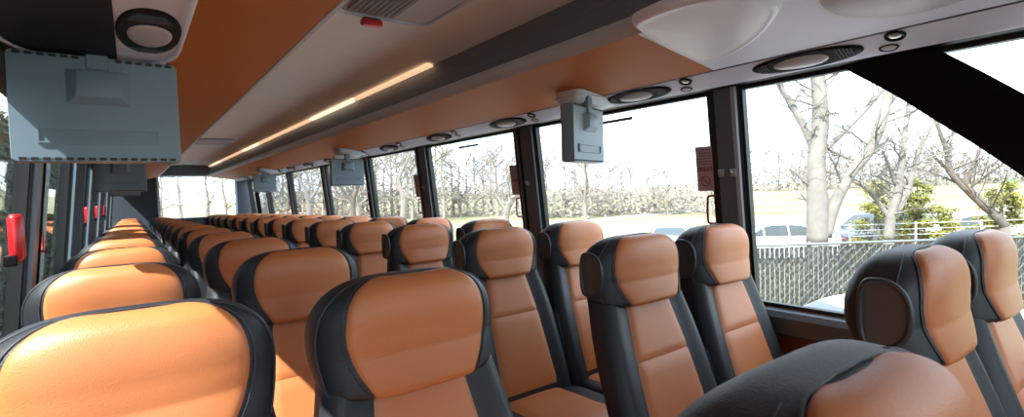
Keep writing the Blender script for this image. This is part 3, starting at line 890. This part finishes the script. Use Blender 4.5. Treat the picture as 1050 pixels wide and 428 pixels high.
# ------------------------------------------------------------------ outside
GZ = -1.6
bm = bmesh.new()
bm.faces.new([bm.verts.new(p) for p in ((-400, -400, GZ), (600, -400, GZ), (600, 600, GZ), (-400, 600, GZ))])
structure('ground', bm, 'grass')
def strip(name, pts, w, z, m):
    bm = bmesh.new(); P = []
    for i, p in enumerate(pts):
        a = pts[max(0, i-1)]; b = pts[min(len(pts)-1, i+1)]; d = Vector((b[0]-a[0], b[1]-a[1], 0)).normalized(); n = Vector((-d.y, d.x, 0))
        P.append([Vector((p[0], p[1], z)) + n * w/2, Vector((p[0], p[1], z)) - n * w/2])
    grid(bm, P); return structure(name, bm, m)
bm = bmesh.new(); 
structure('parking_lot', BX(-12, 9.6, -40, 60, GZ + .005, GZ + .02), 'asphalt')
def g2(px, py): p = on_ground(px, py); return (p.x, p.y)
strip('road', [g2(480, 231), g2(600, 228), g2(680, 219), g2(770, 210), g2(900, 206)], 2.5, GZ + .03, 'asphalt')
strip('road', [g2(700, 201), g2(790, 198), g2(900, 197), g2(1040, 196.5)], 9, GZ + .03, 'asphalt')

# chain-link fence with privacy slats, facing the camera squarely
FD = 10.0
pA = at_depth(700, 252.5, FD); pB = at_depth(1250, 236, FD)
ftop = .5 * (pA.z + pB.z)
dirv = (pB - pA); dirv.z = 0; L = dirv.length; ang = math.atan2(dirv.y, dirv.x)
fence = empty('chain_link_fence', (pA.x, pA.y, GZ), ang, 'grey chain-link fence with slats beyond the nearest right-hand window', 'fence')
hgt = ftop - GZ
bm = bmesh.new()
x = 0
while x < L:
    box(bm, x, x + .080, -.004, .004, .04, hgt - .07 - (.0 if int(x*40) % 3 else .01)); x += .095
build('slat_mesh', bm, 'slats', fence)
bm = bmesh.new()
nW = int((L + hgt) / .19)
for i in range(nW):                          # chain-link wires
    for s in (1, -1):
        x0 = i * .19 - (hgt if s > 0 else 0); x1 = x0 + hgt
        a = Vector((x0 if s > 0 else x0 + hgt, -.008, .03)); b = Vector((x1 if s > 0 else x0, -.008, hgt - .03))
        if min(a.x, b.x) < 0 or max(a.x, b.x) > L: continue
        tube(bm, [a, b], .0028, 4, caps=False)
build('wire_mesh', bm, 'fencepost', fence)
for k in range(int(L / 2.4) + 1):
    bm = bmesh.new(); tube(bm, [(.1 + k * 2.4, .03, 0), (.1 + k * 2.4, .03, hgt + .02)], .03, 10); build('post', bm, 'fencepost', fence, smooth=True)
bm = bmesh.new(); tube(bm, [(0, 0, hgt - .03), (L, 0, hgt - .03)], .028, 10); build('top_rail', bm, 'fencepost', fence, smooth=True)
# cable guard beyond the fence
pA = at_depth(865, 231, 14.5); pB = at_depth(1150, 231, 14.5)
dirv = pB - pA; dirv.z = 0; L = dirv.length; ang = math.atan2(dirv.y, dirv.x)
g = empty('cable_guard', (pA.x, pA.y, GZ), ang, 'pale three-strand cable guard rail above the slatted fence', 'guard rail')
for dz in (0, -.16, -.32):
    bm = bmesh.new(); tube(bm, [(0, 0, .5*(pA.z+pB.z) - GZ + .12 + dz), (L, 0, .5*(pA.z+pB.z) - GZ + .12 + dz)], .008, 6); build('cable', bm, 'cable', g)
for k in range(5):
    bm = bmesh.new(); tube(bm, [(.2 + k * (L - .4) / 4, .03, 0), (.2 + k * (L - .4) / 4, .03, .5*(pA.z+pB.z) - GZ + .16)], .025, 8); build('post', bm, 'cable', g)

# --------------------------- cars
def make_car(kind, paint, L=4.5, W=1.75):
    """local: front toward +x; origin on the ground"""
    r = empty('car')
    if kind == 'suv':
        top = [(-2.20, .62), (-2.22, .95), (-2.05, 1.12), (-1.90, 1.60), (-1.70, 1.70), (.20, 1.72), (.55, 1.66), (1.15, 1.14), (1.95, 1.02), (2.22, .86), (2.26, .55)]
        ga = [(-1.93, 1.16), (-1.80, 1.58), (.45, 1.61), (.98, 1.14)]
    else:
        top = [(-2.22, .50), (-2.25, .82), (-2.10, .98), (-1.55, 1.06), (-.95, 1.38), (-.55, 1.45), (.15, 1.46), (.55, 1.38), (1.15, 1.00), (1.85, .88), (2.20, .72), (2.26, .45)]
        ga = [(-1.40, 1.08), (-.90, 1.34), (-.50, 1.395), (.15, 1.40), (.50, 1.33), (1.00, 1.03)]
    # smooth the side profile, then loft across the width with tumblehome
    def sm(x):
        return smooth_interp(top, x)
    N = 48; P = []
    xs = [lerp(top[0][0], top[-1][0], i / N) for i in range(N + 1)]
    belt = 1.0 if kind == 'suv' else .92
    for x in xs:
        z = max(.42, sm(x)); row = []
        e = .06 * (abs(x) / 2.25) ** 6 * 3
        hw = W/2 - e
        zr = .22 if abs(abs(x) - 1.40) > .38 else .22 + math.sqrt(max(0, .38**2 - (abs(x) - 1.40)**2)) * .95
        tz = max(0, z - belt); inw = hw - tz * .42
        sec = [(-hw + .03, zr), (-hw, min(.55, z - .1)), (-hw + .01, min(belt, z - .06)), (-inw, max(z - .08, min(belt, z - .05))), (-inw + .10, z - .01), (0, z + .02), (inw - .10, z - .01), (inw, max(z - .08, min(belt, z - .05))), (hw - .01, min(belt, z - .06)), (hw, min(.55, z - .1)), (hw - .03, zr)]
        P.append([Vector((x, y, zz)) for y, zz in sec])
    bm = bmesh.new(); V = grid(bm, P); bm.faces.new(V[0]); bm.faces.new(V[-1][::-1])
    build('body', bm, paint, r, angle=35)
    for s in (1, -1):
        bm = bmesh.new()
        n = 10
        def yo(x, z): return s * (W/2 - max(0, z - belt) * .42 + .006)
        xa, xb = ga[0][0], ga[-1][0]
        Pg = []
        for i in range(25):
            x = lerp(xa, xb, i / 24); zt = interp(ga, x) - .02; zb = belt + .08
            if zt < zb: zt = zb + .005
            Pg.append([Vector((x, yo(x, zb), zb)), Vector((x, yo(x, zt), zt))])
        grid(bm, Pg); o = build('side_window', bm, 'carglass', r)
        so = o.modifiers.new('thick', 'SOLIDIFY'); so.thickness = .01
        for xd in (-.35, .5) if kind != 'suv' else (-.9, .0):
            zt = interp(ga, xd) - .02
            bm = bmesh.new(); tube(bm, [(xd, yo(xd, belt + .08) + s*.006, belt + .08), (xd, yo(xd, zt) + s*.006, zt)], .025, 6); build('door_pillar', bm, paint, r)
    for s in (1, -1):
        for x in (-1.40, 1.40):
            bm = bmesh.new(); tube(bm, [(x, s * (W/2 - .20), .32), (x, s * (W/2 + .005), .32)], .32, 24); w = build('wheel', bm, 'tyre', r, angle=40)
            bm = bmesh.new(); tube(bm, [(x, s * (W/2 - .0), .32), (x, s * (W/2 + .012), .32)], .20, 20); build('hubcap', bm, 'chrome', w, angle=40)
    # windscreen and rear glass
    def pane(name, x0, x1):
        bm = bmesh.new(); Pp = []
        for i in range(7):
            x = lerp(x0, x1, i / 6); z = sm(x); inw = W/2 - max(0, z - belt) * .42 - .14
            Pp.append([Vector((x, -inw, z + .004)), Vector((x, 0, z + .032)), Vector((x, inw, z + .004))])
        grid(bm, Pp); o = build(name, bm, 'carglass', r); so = o.modifiers.new('thick', 'SOLIDIFY'); so.thickness = .008
    if kind == 'suv': pane('windscreen', .60, 1.10); pane('rear_glass', -2.03, -1.92)
    else: pane('windscreen', .60, 1.08); pane('rear_glass', -1.50, -1.0)
    for s in (1, -1):
        build('tail_lamp', BX(-2.27, -2.17, s*.62 - .14, s*.62 + .14, .72, .86), 'tail', r, bevel=.02)
        build('headlamp', BX(2.08, 2.24, s*.62 - .16, s*.62 + .16, .60, .72), 'chrome', r, bevel=.02)
    return r
def place_car(kind, paint, px, py_ignored, d, heading, label, scale=1, flip=0):
    p = at_depth(px, 230, d)
    c = make_car(kind, paint); c.location = (p.x, p.y, GZ); c.rotation_euler = (0, 0, heading); c.scale = (scale,)*3
    tag(c, label, 'car'); return c
HV = -YAW                                                      # roughly square to the view
place_car('sedan', 'carwhite', 789, 0, 19.0, PI + HV - .10, 'white saloon car parked beyond the fence, left of the big bare tree', 1.0)
place_car('sedan', 'cargrey', 690, 0, 20.5, HV + 1.15, 'silver grey car beyond the second window seat from the front', .95)
place_car('suv', 'cardark', 899, 0, 19.5, PI + HV + .25, 'dark estate car parked behind the pale leaning tree', .95)
place_car('sedan', 'carwhite', 990, 0, 19.5, HV + .12, 'white saloon car parked right of the evergreen bushes', 1.05)
place_car('sedan', 'cardark', 1052, 0, 20.0, HV + .0, 'dark car with red tail lamp at the right edge', .9)
p = at_depth(960, 330, 5.6)
c = make_car('sedan', 'carwhite'); c.location = (p.x + .1, p.y - .1, GZ); c.rotation_euler = (0, 0, HV - .06); c.scale = (1.1, 1.05, 1.09)
tag(c, 'white car close beside the bus, only its roof showing over the window sill', 'car')

# --------------------------- trees
def smooth_path(pts, n=4):
    out = []
    for i in range(len(pts) - 1):
        p0 = pts[max(0, i-1)]; p1 = pts[i]; p2 = pts[i+1]; p3 = pts[min(len(pts)-1, i+2)]
        for k in range(n):
            t = k / n
            out.append(.5 * ((2*p1) + (p2-p0)*t + (2*p0-5*p1+4*p2-p3)*t*t + (3*p1-p0-3*p2+p3)*t**3))
    out.append(pts[-1]); return out
def grow(bm, p, d, length, r, depth, R, spread=.7, droop=0., seg=5):
    n = 4; pts = [p.copy()]; dd = d.copy()
    for i in range(n):
        dd = (dd + Vector((R.uniform(-1, 1), R.uniform(-1, 1), R.uniform(-.7, .9) - droop)) * .22).normalized()
        pts.append(pts[-1] + dd * length / n)
    rr = [lerp(r, r * .55, i / n) for i in range(n + 1)]
    tube(bm, pts, rr, seg if depth > 1 else 3, caps=False)
    if depth <= 0: return
    for k in range(R.choice((2, 3)) + (1 if depth > 1 else 0)):
        i = R.randint(1, n); q = pts[i]
        ax = Vector((R.uniform(-1, 1), R.uniform(-1, 1), R.uniform(-.4, .8))).normalized()
        nd = (dd * (1 - spread * .5) + ax * spread).normalized()
        grow(bm, q, nd, length * R.uniform(.55, .8), rr[i] * R.uniform(.5, .7), depth - 1, R, spread, droop, seg)
def limb_tree(name, limbs, depth0, seed, m, label, twigs=3, cat='tree'):
    """limbs: lists of (px, py, ddepth, radius); a hand-surveyed bare tree"""
    R = random.Random(seed)
    base = None; parts = []
    for limb in limbs:
        pts = [at_depth(px, py, depth0 + dd) for px, py, dd, r in limb]; rr = [l[3] for l in limb]
        sp = smooth_path(pts, 4); srr = [interp([(i * 4, r) for i, r in enumerate(rr)], k) for k in range(len(sp))]
        parts.append((sp, srr))
    b0 = parts[0][0][0].copy()
    root = Vector((b0.x, b0.y, GZ))
    bm = bmesh.new()
    for sp, srr in parts: tube(bm, [q - root for q in sp], srr, 10)
    r0_ = parts[0][1][0]
    tube(bm, [Vector((0, 0, -.05)), Vector((0, 0, .3)), b0 - root], [r0_ * 1.6, r0_ * 1.2, r0_], 10)
    e = empty(name, root, 0, label, cat)
    build('trunk', bm, m, e, smooth=True)
    bm = bmesh.new()
    for sp, srr in parts:
        for k in range(3, len(sp)):
            if R.random() < .75:
                t = (sp[min(k+1, len(sp)-1)] - sp[k-1]).normalized()
                ax = Vector((R.uniform(-1, 1), R.uniform(-1, 1), R.uniform(-.2, 1))).normalized()
                grow(bm, sp[k] - root, (t * .4 + ax).normalized(), R.uniform(.5, 1.3) * depth0 / 13, min(.03, srr[k] * .35), twigs - 1, R, .8, seg=4)
    build('twigs', bm, m, e, smooth=True)
    return e
# the large forked tree
limb_tree('bare_tree', [
    [(838, 250, 0, .24), (838, 205, 0, .23), (837, 167, 0, .20), (841, 127, 0, .19), (840, 95, 0, .17), (838, 66, 0, .16), (842, 25, 0, .13), (836, -25, 0, .08)],
    [(838, 165, 0, .10), (829, 140, .1, .09), (813, 109, .2, .08), (797, 82, .3, .07), (786, 40, .3, .05)],
    [(846, 243, 0, .15), (855, 211, 0, .14), (873, 177, -.1, .12), (890, 157, -.1, .12), (903, 128, -.2, .12), (911, 95, -.2, .11), (918, 50, -.2, .08), (930, 0, -.2, .05)],
    [(848, 152, 0, .07), (862, 138, .2, .07), (882, 118, .3, .06), (902, 96, .4, .05), (925, 65, .4, .03)],
    [(843, 92, 0, .06), (856, 78, .1, .04), (870, 60, .1, .03)],
], 12.2, 11, 'bark', 'large pale bare tree with forked trunk outside the nearest right-hand window', 3)
limb_tree('bare_tree', [
    [(911, 246, 0, .12), (914, 220, 0, .11), (920, 199, 0, .10), (925, 165, 0, .08), (930, 120, .2, .06), (940, 70, .2, .04)],
    [(913, 225, 0, .07), (902, 210, .1, .06), (888, 193, .1, .05), (868, 183, .1, .03)],
    [(919, 217, 0, .10), (930, 196, .3, .09), (935, 180, .3, .07), (944, 150, .3, .05), (960, 120, .3, .03)],
    [(918, 190, 0, .04), (912, 172, -.1, .035), (905, 155, -.1, .03)],
], 13.0, 5, 'bark', 'slim pale leaning tree in front of the dark parked car', 3)
limb_tree('bare_tree', [
    [(1030, 232, 0, .13), (1020, 221, 0, .12), (1000, 202, .2, .12), (985, 188, .4, .10), (974, 175, .5, .09), (971, 155, .5, .07), (962, 130, .5, .05), (955, 95, .5, .03)],
    [(974, 176, .5, .05), (955, 160, .3, .04), (942, 168, .3, .03), (930, 176, .2, .02)],
    [(990, 192, .3, .05), (1000, 165, .3, .04), (1012, 135, .3, .03), (1030, 90, .3, .02)],
], 14.5, 9, 'bark_dark', 'grey-brown leaning bare tree beside the rightmost parked cars', 3)
limb_tree('bare_tree', [
    [(519, 232, 0, .22), (519, 218, 0, .20), (525, 205, 0, .16), (532, 195, 0, .12), (536, 180, 0, .08)],
    [(519, 216, 0, .13), (511, 204, 0, .12), (504, 190, 0, .09), (498, 172, 0, .05)],
], 27, 21, 'bark', 'tan forked bare tree outside the second large right-hand window', 3)
limb_tree('bare_tree', [
    [(413, 228, 0, .2), (414, 205, 0, .16), (409, 185, 0, .12), (416, 168, 0, .08), (424, 150, 0, .05)],
    [(413, 200, 0, .1), (400, 182, 0, .07), (394, 165, 0, .04)],
], 30, 23, 'bark', 'thin bare tree outside the third large right-hand window', 3)
limb_tree('bare_tree', [
    [(362, 228, 0, .2), (362, 205, 0, .16), (368, 190, 0, .10), (376, 170, 0, .06)],
    [(361, 208, 0, .1), (352, 195, 0, .08), (346, 178, 0, .04)],
], 32, 25, 'bark_dark', 'thin bare tree seen below the middle right-hand monitor', 3)
limb_tree('bare_tree', [
    [(318, 228, 0, .2), (316, 205, 0, .16), (310, 192, 0, .10), (306, 175, 0, .06)],
    [(316, 208, 0, .1), (325, 195, 0, .08), (332, 180, 0, .04)],
], 34, 27, 'bark', 'thin bare tree outside the window beyond the middle right-hand monitor', 3)
limb_tree('bare_tree', [
    [(600, 222, 0, .3), (600, 205, 0, .25), (602, 190, 0, .2), (600, 172, 0, .14), (604, 155, 0, .08)],
    [(600, 200, 0, .15), (590, 186, 0, .1), (584, 172, 0, .05)],
], 48, 31, 'twig', 'pale bare tree beyond the field, below the nearest right-hand monitor', 3)

# far wood: generic bare trees, three shapes copied around
protos = []
for k in range(3):
    R = random.Random(50 + k); bm = bmesh.new()
    H = 7.0
    pts = [Vector((0, 0, 0)), Vector((.1, .1, 2)), Vector((-.1, .2, 4)), Vector((.1, 0, H))]
    tube(bm, pts, [.20, .16, .11, .04], 6)
    for q in range(16):
        t = R.uniform(.15, 1); p = Vector((0, 0, H * t)); a = R.uniform(0, 2*PI)
        grow(bm, p, Vector((math.cos(a), math.sin(a), R.uniform(.2, 1))).normalized(), R.uniform(1.6, 2.8), .07, 3, R, .75, seg=3)
    me = bpy.data.meshes.new('far_tree'); bm.to_mesh(me); bm.free(); me.materials.append(M['twig'])
    protos.append(me)
spots = []
R = random.Random(99)
def far_tree(px, d, sc, label, group):
    p = at_depth(px, 190, d)
    o = link(bpy.data.objects.new('bare_tree', protos[R.randrange(3)]))
    o.location = (p.x, p.y, GZ); o.rotation_euler = (0, 0, R.uniform(0, 6.28)); o.scale = (sc, sc, sc * R.uniform(.85, 1.15))
    tag(o, label, 'tree', group)
for i in range(16):
    far_tree(550 + i * 12.5 + R.uniform(-4, 4), 50 + R.uniform(-6, 14), .88 - .02 * i, 'small pale bare tree in the thicket beyond the field, outside the nearest full right-hand window', 'bare trees of the thicket beyond the field')
for i in range(14):
    far_tree(440 + i * 8 + R.uniform(-3, 3), 58 + R.uniform(-6, 14), 1.0, 'bare tree in the far wood outside the second large right-hand window', 'bare trees of the wood outside the second window')
for i in range(26):
    far_tree(258 + i * 7.2 + R.uniform(-3, 3), 60 + R.uniform(-8, 20), 1.15, 'bare tree in the far wood outside the rear half of the right-hand windows', 'bare trees of the wood outside the rear windows')
for i in range(26):
    far_tree(770 + i * 13 + R.uniform(-5, 5), 150 + R.uniform(-10, 20), 1.6, 'bare tree on the skyline beyond the far road', 'bare trees on the skyline beyond the road')
for i in range(4):
    far_tree(165 + i * 22 + R.uniform(-3, 3), 70 + R.uniform(-6, 14), 1.3, 'bare tree seen through the rear window', 'bare trees behind the rear window')
# dark trees beyond the left windows
for i in range(10):
    a = Vector((-9 - R.uniform(0, 4), 6 + i * 5.5, GZ))
    o = link(bpy.data.objects.new('bare_tree', protos[i % 3])); o.location = a; o.scale = (1.3,)*3; o.rotation_euler.z = R.uniform(0, 6)
    tag(o, 'bare tree standing outside the left-hand windows', 'tree', 'bare trees outside the left windows')

# low brush: one mass of twigs and leaves nobody could count
def brush(name, pts, m, label, hgt, rad, n, seed, kind='stuff', leaf=.06):
    R = random.Random(seed); bm = bmesh.new()
    for (x, y) in pts:
        for k in range(n):
            a = R.uniform(0, 2*PI); rr = rad * math.sqrt(R.random()); z = hgt * R.random()
            kx = 1 - .5 * (z / hgt) ** 1.5
            c = Vector((x + rr * kx * math.cos(a), y + rr * kx * math.sin(a), GZ + z))
            u = Vector((R.uniform(-1, 1), R.uniform(-1, 1), R.uniform(-1, 1))).normalized(); v = u.orthogonal().normalized()
            s = leaf * R.uniform(.6, 1.6)
            bm.faces.new([bm.verts.new(c + q) for q in (u*s, v*s*.45, -u*s, -v*s*.45)])
    o = build(name, bm, m); tag(o, label, 'brush', kind=kind); return o
def gp(px, d): p = at_depth(px, 195, d); return (p.x, p.y)
brush('brushwood', [gp(x, 52 + (i % 3) * 3) for i, x in enumerate(range(548, 720, 9))], 'twig', 'tan leafless brushwood along the far side of the field', 3.0, 2.6, 420, 3, leaf=.16)
brush('brushwood', [gp(x, 60 + (i % 3) * 4) for i, x in enumerate(range(262, 540, 12))], 'twig', 'tan brushwood under the far wood behind the rear half of the windows', 3.6, 3.0, 420, 4, leaf=.18)
brush('brushwood', [gp(x, 158 + (i % 3) * 4) for i, x in enumerate(range(765, 1110, 14))], 'twig', 'grey-tan brushwood under the skyline trees beyond the road', 7.5, 6.5, 420, 5, leaf=.42)
brush('hedge', [gp(x, 16.6) for x in range(868, 1100, 14)], 'hedge', 'low dark hedge running behind the cable guard', .95, .35, 900, 6, leaf=.05)

brush('hedge', [(-3.0, -2 + 1.0 * i) for i in range(42)], 'hedge', 'tall dark evergreen hedge close outside the left-hand windows', 5.5, .80, 2600, 8, leaf=.08)
bm = bmesh.new(); box(bm, -3.4, -2.75, -2.5, 40, GZ, 3.3)
tag(build('hedge_core', bm, 'hedge'), 'dark inner growth of the tall hedge outside the left-hand windows', 'hedge', kind='stuff')
def bush(px, pytop, d, rad, n, label, seed):
    R = random.Random(seed)
    b = at_depth(px, pytop, d); H = b.z - GZ
    e = empty('evergreen_bush', (b.x, b.y, GZ), 0, label, 'bush', 'yellow-green evergreen bushes beyond the fence')
    bm = bmesh.new(); tube(bm, [(0, 0, 0), (0.02, 0, H * .55), (0, .02, H * .95)], [.05, .035, .008], 6); build('stem', bm, 'bark_dark', e)
    bm = bmesh.new()
    for k in range(34):
        t = R.uniform(.1, .98); a = R.uniform(0, 2*PI); rr = rad * (1.05 - t) ** .6
        c0 = Vector((0, 0, H * t)); c1 = c0 + Vector((math.cos(a) * rr, math.sin(a) * rr, R.uniform(.0, .25)))
        for j in range(n // 34):
            q = c0.lerp(c1, R.uniform(.3, 1)) + Vector((R.gauss(0, .07), R.gauss(0, .07), R.gauss(0, .07)))
            u = (Vector((R.uniform(-1, 1), R.uniform(-1, 1), R.uniform(-.3, 1)))).normalized(); v = u.orthogonal().normalized(); s = R.uniform(.03, .07)
            bm.faces.new([bm.verts.new(q + w_) for w_ in (u*s, v*s*.4, -u*s, -v*s*.4)])
    build('foliage', bm, 'bush', e)
bush(941, 183, 15.4, .95, 6500, 'tall yellow-green evergreen bush right of the slim leaning tree', 1)
bush(897, 190, 15.6, .75, 4000, 'yellow-green evergreen bush left of the slim leaning tree', 2)
bush(1028, 190, 15.4, 1.1, 6500, 'broad yellow-green evergreen bush near the right edge', 3)
bush(968, 210, 15.6, .65, 2600, 'low yellow-green evergreen bush in front of the rightmost white saloon', 4)

# roadside sign, far right
p = at_depth(1037, 196, 60)
s = empty('road_sign', (p.x, p.y, GZ), -YAW, 'tiny green road sign beside the far road', 'sign')
build('panel', BX(-.5, .5, -.02, .02, p.z - GZ + .6, p.z - GZ + 1.3), 'sign_green', s)
bm = bmesh.new(); tube(bm, [(0, 0.05, 0), (0, .05, p.z - GZ + 1.3)], .06, 6); build('post', bm, 'fencepost', s)

# ------------------------------------------------------------------ light
wd = bpy.data.worlds.new('World'); SC.world = wd; wd.use_nodes = True
nt = wd.node_tree; nt.nodes.clear()
out = nt.nodes.new('ShaderNodeOutputWorld'); bg = nt.nodes.new('ShaderNodeBackground')
tc = nt.nodes.new('ShaderNodeTexCoord'); mp = nt.nodes.new('ShaderNodeMapping'); mp.inputs['Scale'].default_value = (1, 1, 2.6)
n = nt.nodes.new('ShaderNodeTexNoise'); n.inputs['Scale'].default_value = 3.0; n.inputs['Detail'].default_value = 6
r = nt.nodes.new('ShaderNodeValToRGB'); e = r.color_ramp.elements
e[0].position = .42; e[0].color = (.60, .74, .95, 1); e[1].position = .60; e[1].color = (.88, .96, 1, 1)
nt.links.new(tc.outputs['Generated'], mp.inputs['Vector']); nt.links.new(mp.outputs[0], n.inputs['Vector']); nt.links.new(n.outputs['Fac'], r.inputs[0])
nt.links.new(r.outputs[0], bg.inputs['Color']); bg.inputs['Strength'].default_value = 4.6
nt.links.new(bg.outputs[0], out.inputs[0])
sd = bpy.data.lights.new('sun', 'SUN'); sd.energy = 14; sd.angle = math.radians(.6); sd.color = (1, .96, .91)
so = link(bpy.data.objects.new('sun', sd))
so.rotation_euler = Vector((.60, .22, -.79)).to_track_quat('-Z', 'Y').to_euler()

SC.view_settings.view_transform = 'Standard'; SC.view_settings.look = 'None'
SC.view_settings.gamma = 1; SC.view_settings.use_curve_mapping = False
SC.view_settings.exposure = 0.08
SC.cycles.max_bounces = 10; SC.cycles.diffuse_bounces = 6; SC.cycles.transparent_max_bounces = 16
SC.cycles.use_denoising = True
SC.cycles.sample_clamp_indirect = 8
SC.cycles.caustics_reflective = False; SC.cycles.caustics_refractive = False
